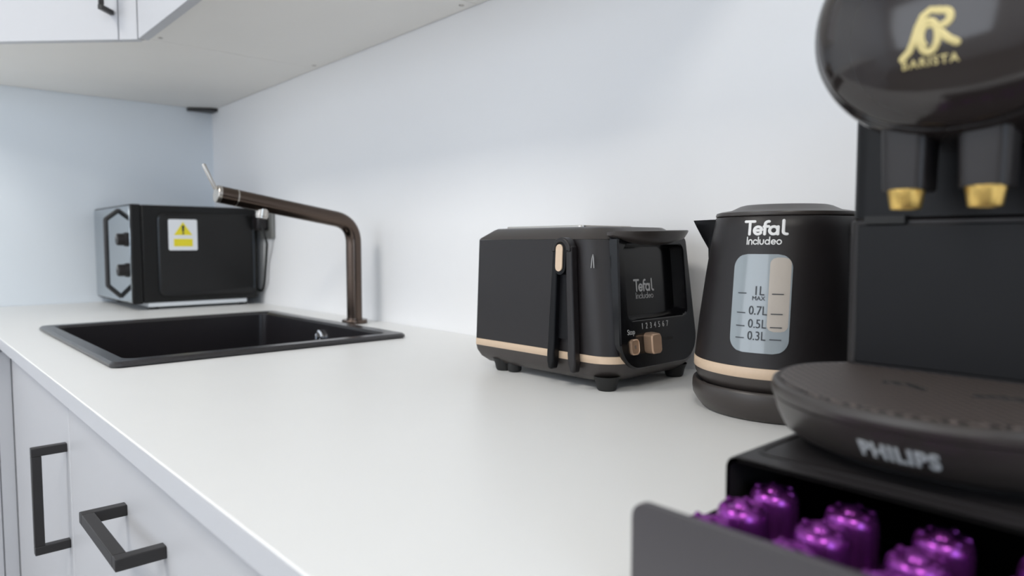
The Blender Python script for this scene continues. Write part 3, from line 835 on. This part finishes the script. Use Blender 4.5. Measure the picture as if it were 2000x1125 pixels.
    # twin outlets
    for x in (MX-.0225, MX+.0120):
        def cr(z, h, hy, r=.005, x=x): return [(a, b, z) for a, b in rr(x-.001, -.397, h, hy, r, 5)]
        o = obj('outlet_column', loft(bmesh.new(), [cr(.225, .0112, .0125), cr(.1925, .0104, .0115), cr(.1915, .0098, .0105)]), M['plastic'], t, smooth=40)
        obj('outlet_nozzle', lathe(bmesh.new(), x, -.404, [(.004, .1925), (.0080, .1925), (.0085, .1917), (.0072, .1832), (.0066, .1825), (.0045, .1825), (.004, .190)], 36, False, True), M['gold'], t, smooth=40)
coffee_machine()

def capsule_box():
    x0, x1, y0, y1 = 2.034, 2.330, -.465, -.095
    t = thing('capsule_drawer_box', 'black capsule drawer box under the coffee machine, drawer pulled open', 'box', ((x0+x1)/2, (y0+y1)/2, 0))
    cx, hx = (x0+x1)/2, (x1-x0)/2
    def ry(y, i, r): return [(x, y, z) for x, z in rr(cx, HB/2, hx-i, HB/2-i, r, 6)]
    obj('housing', loft(bmesh.new(), [ry(y0+.0, .0025, .0055), ry(y0, .0006, .0065), ry(y0+.001, 0, .007), ry(y1, 0, .007), ry(y1-.003, .0025, .005), ry(y0, .0025, .0055)][1:5]+[ry(y0, .0026, .0055)], False, False), M['boxmat'], t, smooth=40)
    obj('rear_panel', B(x0+.003, x1-.003, y1-.002, y1, .003, HB-.003), M['plastic'], t)
    obj('top_rim', plate(rr(cx, (y0+y1)/2, hx-.008, (y1-y0)/2-.012, .01), [rr(cx, (y0+y1)/2, hx-.0105, (y1-y0)/2-.0145, .008)], HB-.0004, HB+.0006), M['plastic'], t)
    # drawer
    d = obj('drawer', plate([(x0+.0034, -.16), (x0+.0034, -.530), (x0+.014, -.530), (x0+.014, -.5535), (x1-.014, -.5535), (x1-.014, -.530), (x1-.0034, -.530), (x1-.0034, -.16)], [], .0035, .0055), M['plastic_d'], t)
    f = obj('drawer_front', mapv(plate(rr(cx, .0275, hx-.0115, .0268, (.007, .007, .007, .007), 6), [], 0, .004), lambda x, z, d_: (x, -.5575+d_, z+.002)), M['panelgrey'], d, bevel=.001)
    for xx in (x0+.0034, x1-.0050):
        obj('drawer_side', B(xx, xx+.0016, -.5300, -.16, .0056, .030), M['plastic_d'], d, bevel=.0006)
    holes = []
    XS = [2.0552+.0390*k for k in range(7)]
    YS = [-.5155, -.4840, -.4525, -.421]
    for x in XS:
        for y in YS:
            holes.append([(x+.0126*cos(2*PI*i/20), y+.0126*sin(2*PI*i/20)) for i in range(20)])
    obj('capsule_holder', plate([(x0+.014, -.5530), (x1-.014, -.5530), (x1-.014, -.534), (x1-.0051, -.534), (x1-.0051, -.395), (x0+.0051, -.395), (x0+.0051, -.534), (x0+.014, -.534)], holes, .0100, .0115), M['plastic_d'], d)
    # capsules standing dome up
    def capsule(first):
        bm = lathe(bmesh.new(), 0, 0, [(.001, .0002), (.0136, .0002), (.0140, .0006), (.0137, .0011), (.0123, .0013), (.0122, .012), (.0120, .0215), (.0113, .0250), (.0098, .0268), (.0080, .0274), (.0066, .0262), (.0046, .0268), (.0032, .0288), (.0012, .0296)], 32, True, True)
        for i in range(6):
            a = 2*PI*i/6
            lathe(bm, .0088*cos(a), .0088*sin(a), [(.0019, .0262), (.0016, .0276), (.0008, .0282)], 8, False, True)
        return bm
    cols = ['leftmost', 'second', 'third', 'fourth', 'fifth', 'sixth']
    rows = {-.5155: 'just behind the drawer front', -.4840: 'in the drawer\'s middle row', -.4525: 'in the row at the housing edge'}
    proto = None
    for r, y in enumerate(YS[:3]):
        for c, x in enumerate(XS[:5]):
            lab = 'purple coffee capsule %s, %s from the left' % (rows[y], cols[c] if c else 'first')
            if proto is None:
                bm = capsule(True)
                for v in bm.verts: v.co = v.co+Vector((x, y, .0060))
                proto = obj('coffee_capsule', bm, M['purple'], smooth=35)
                o = proto
            else:
                o = proto.copy(); C.objects.link(o)
            zz = .0 if r else -.0
            o.location = (x, y, W+.0116+zz)
            o.rotation_euler = (0, 0, random.random()*2)
            tag(o, lab, 'capsule', 'purple capsules in the open drawer')
capsule_box()
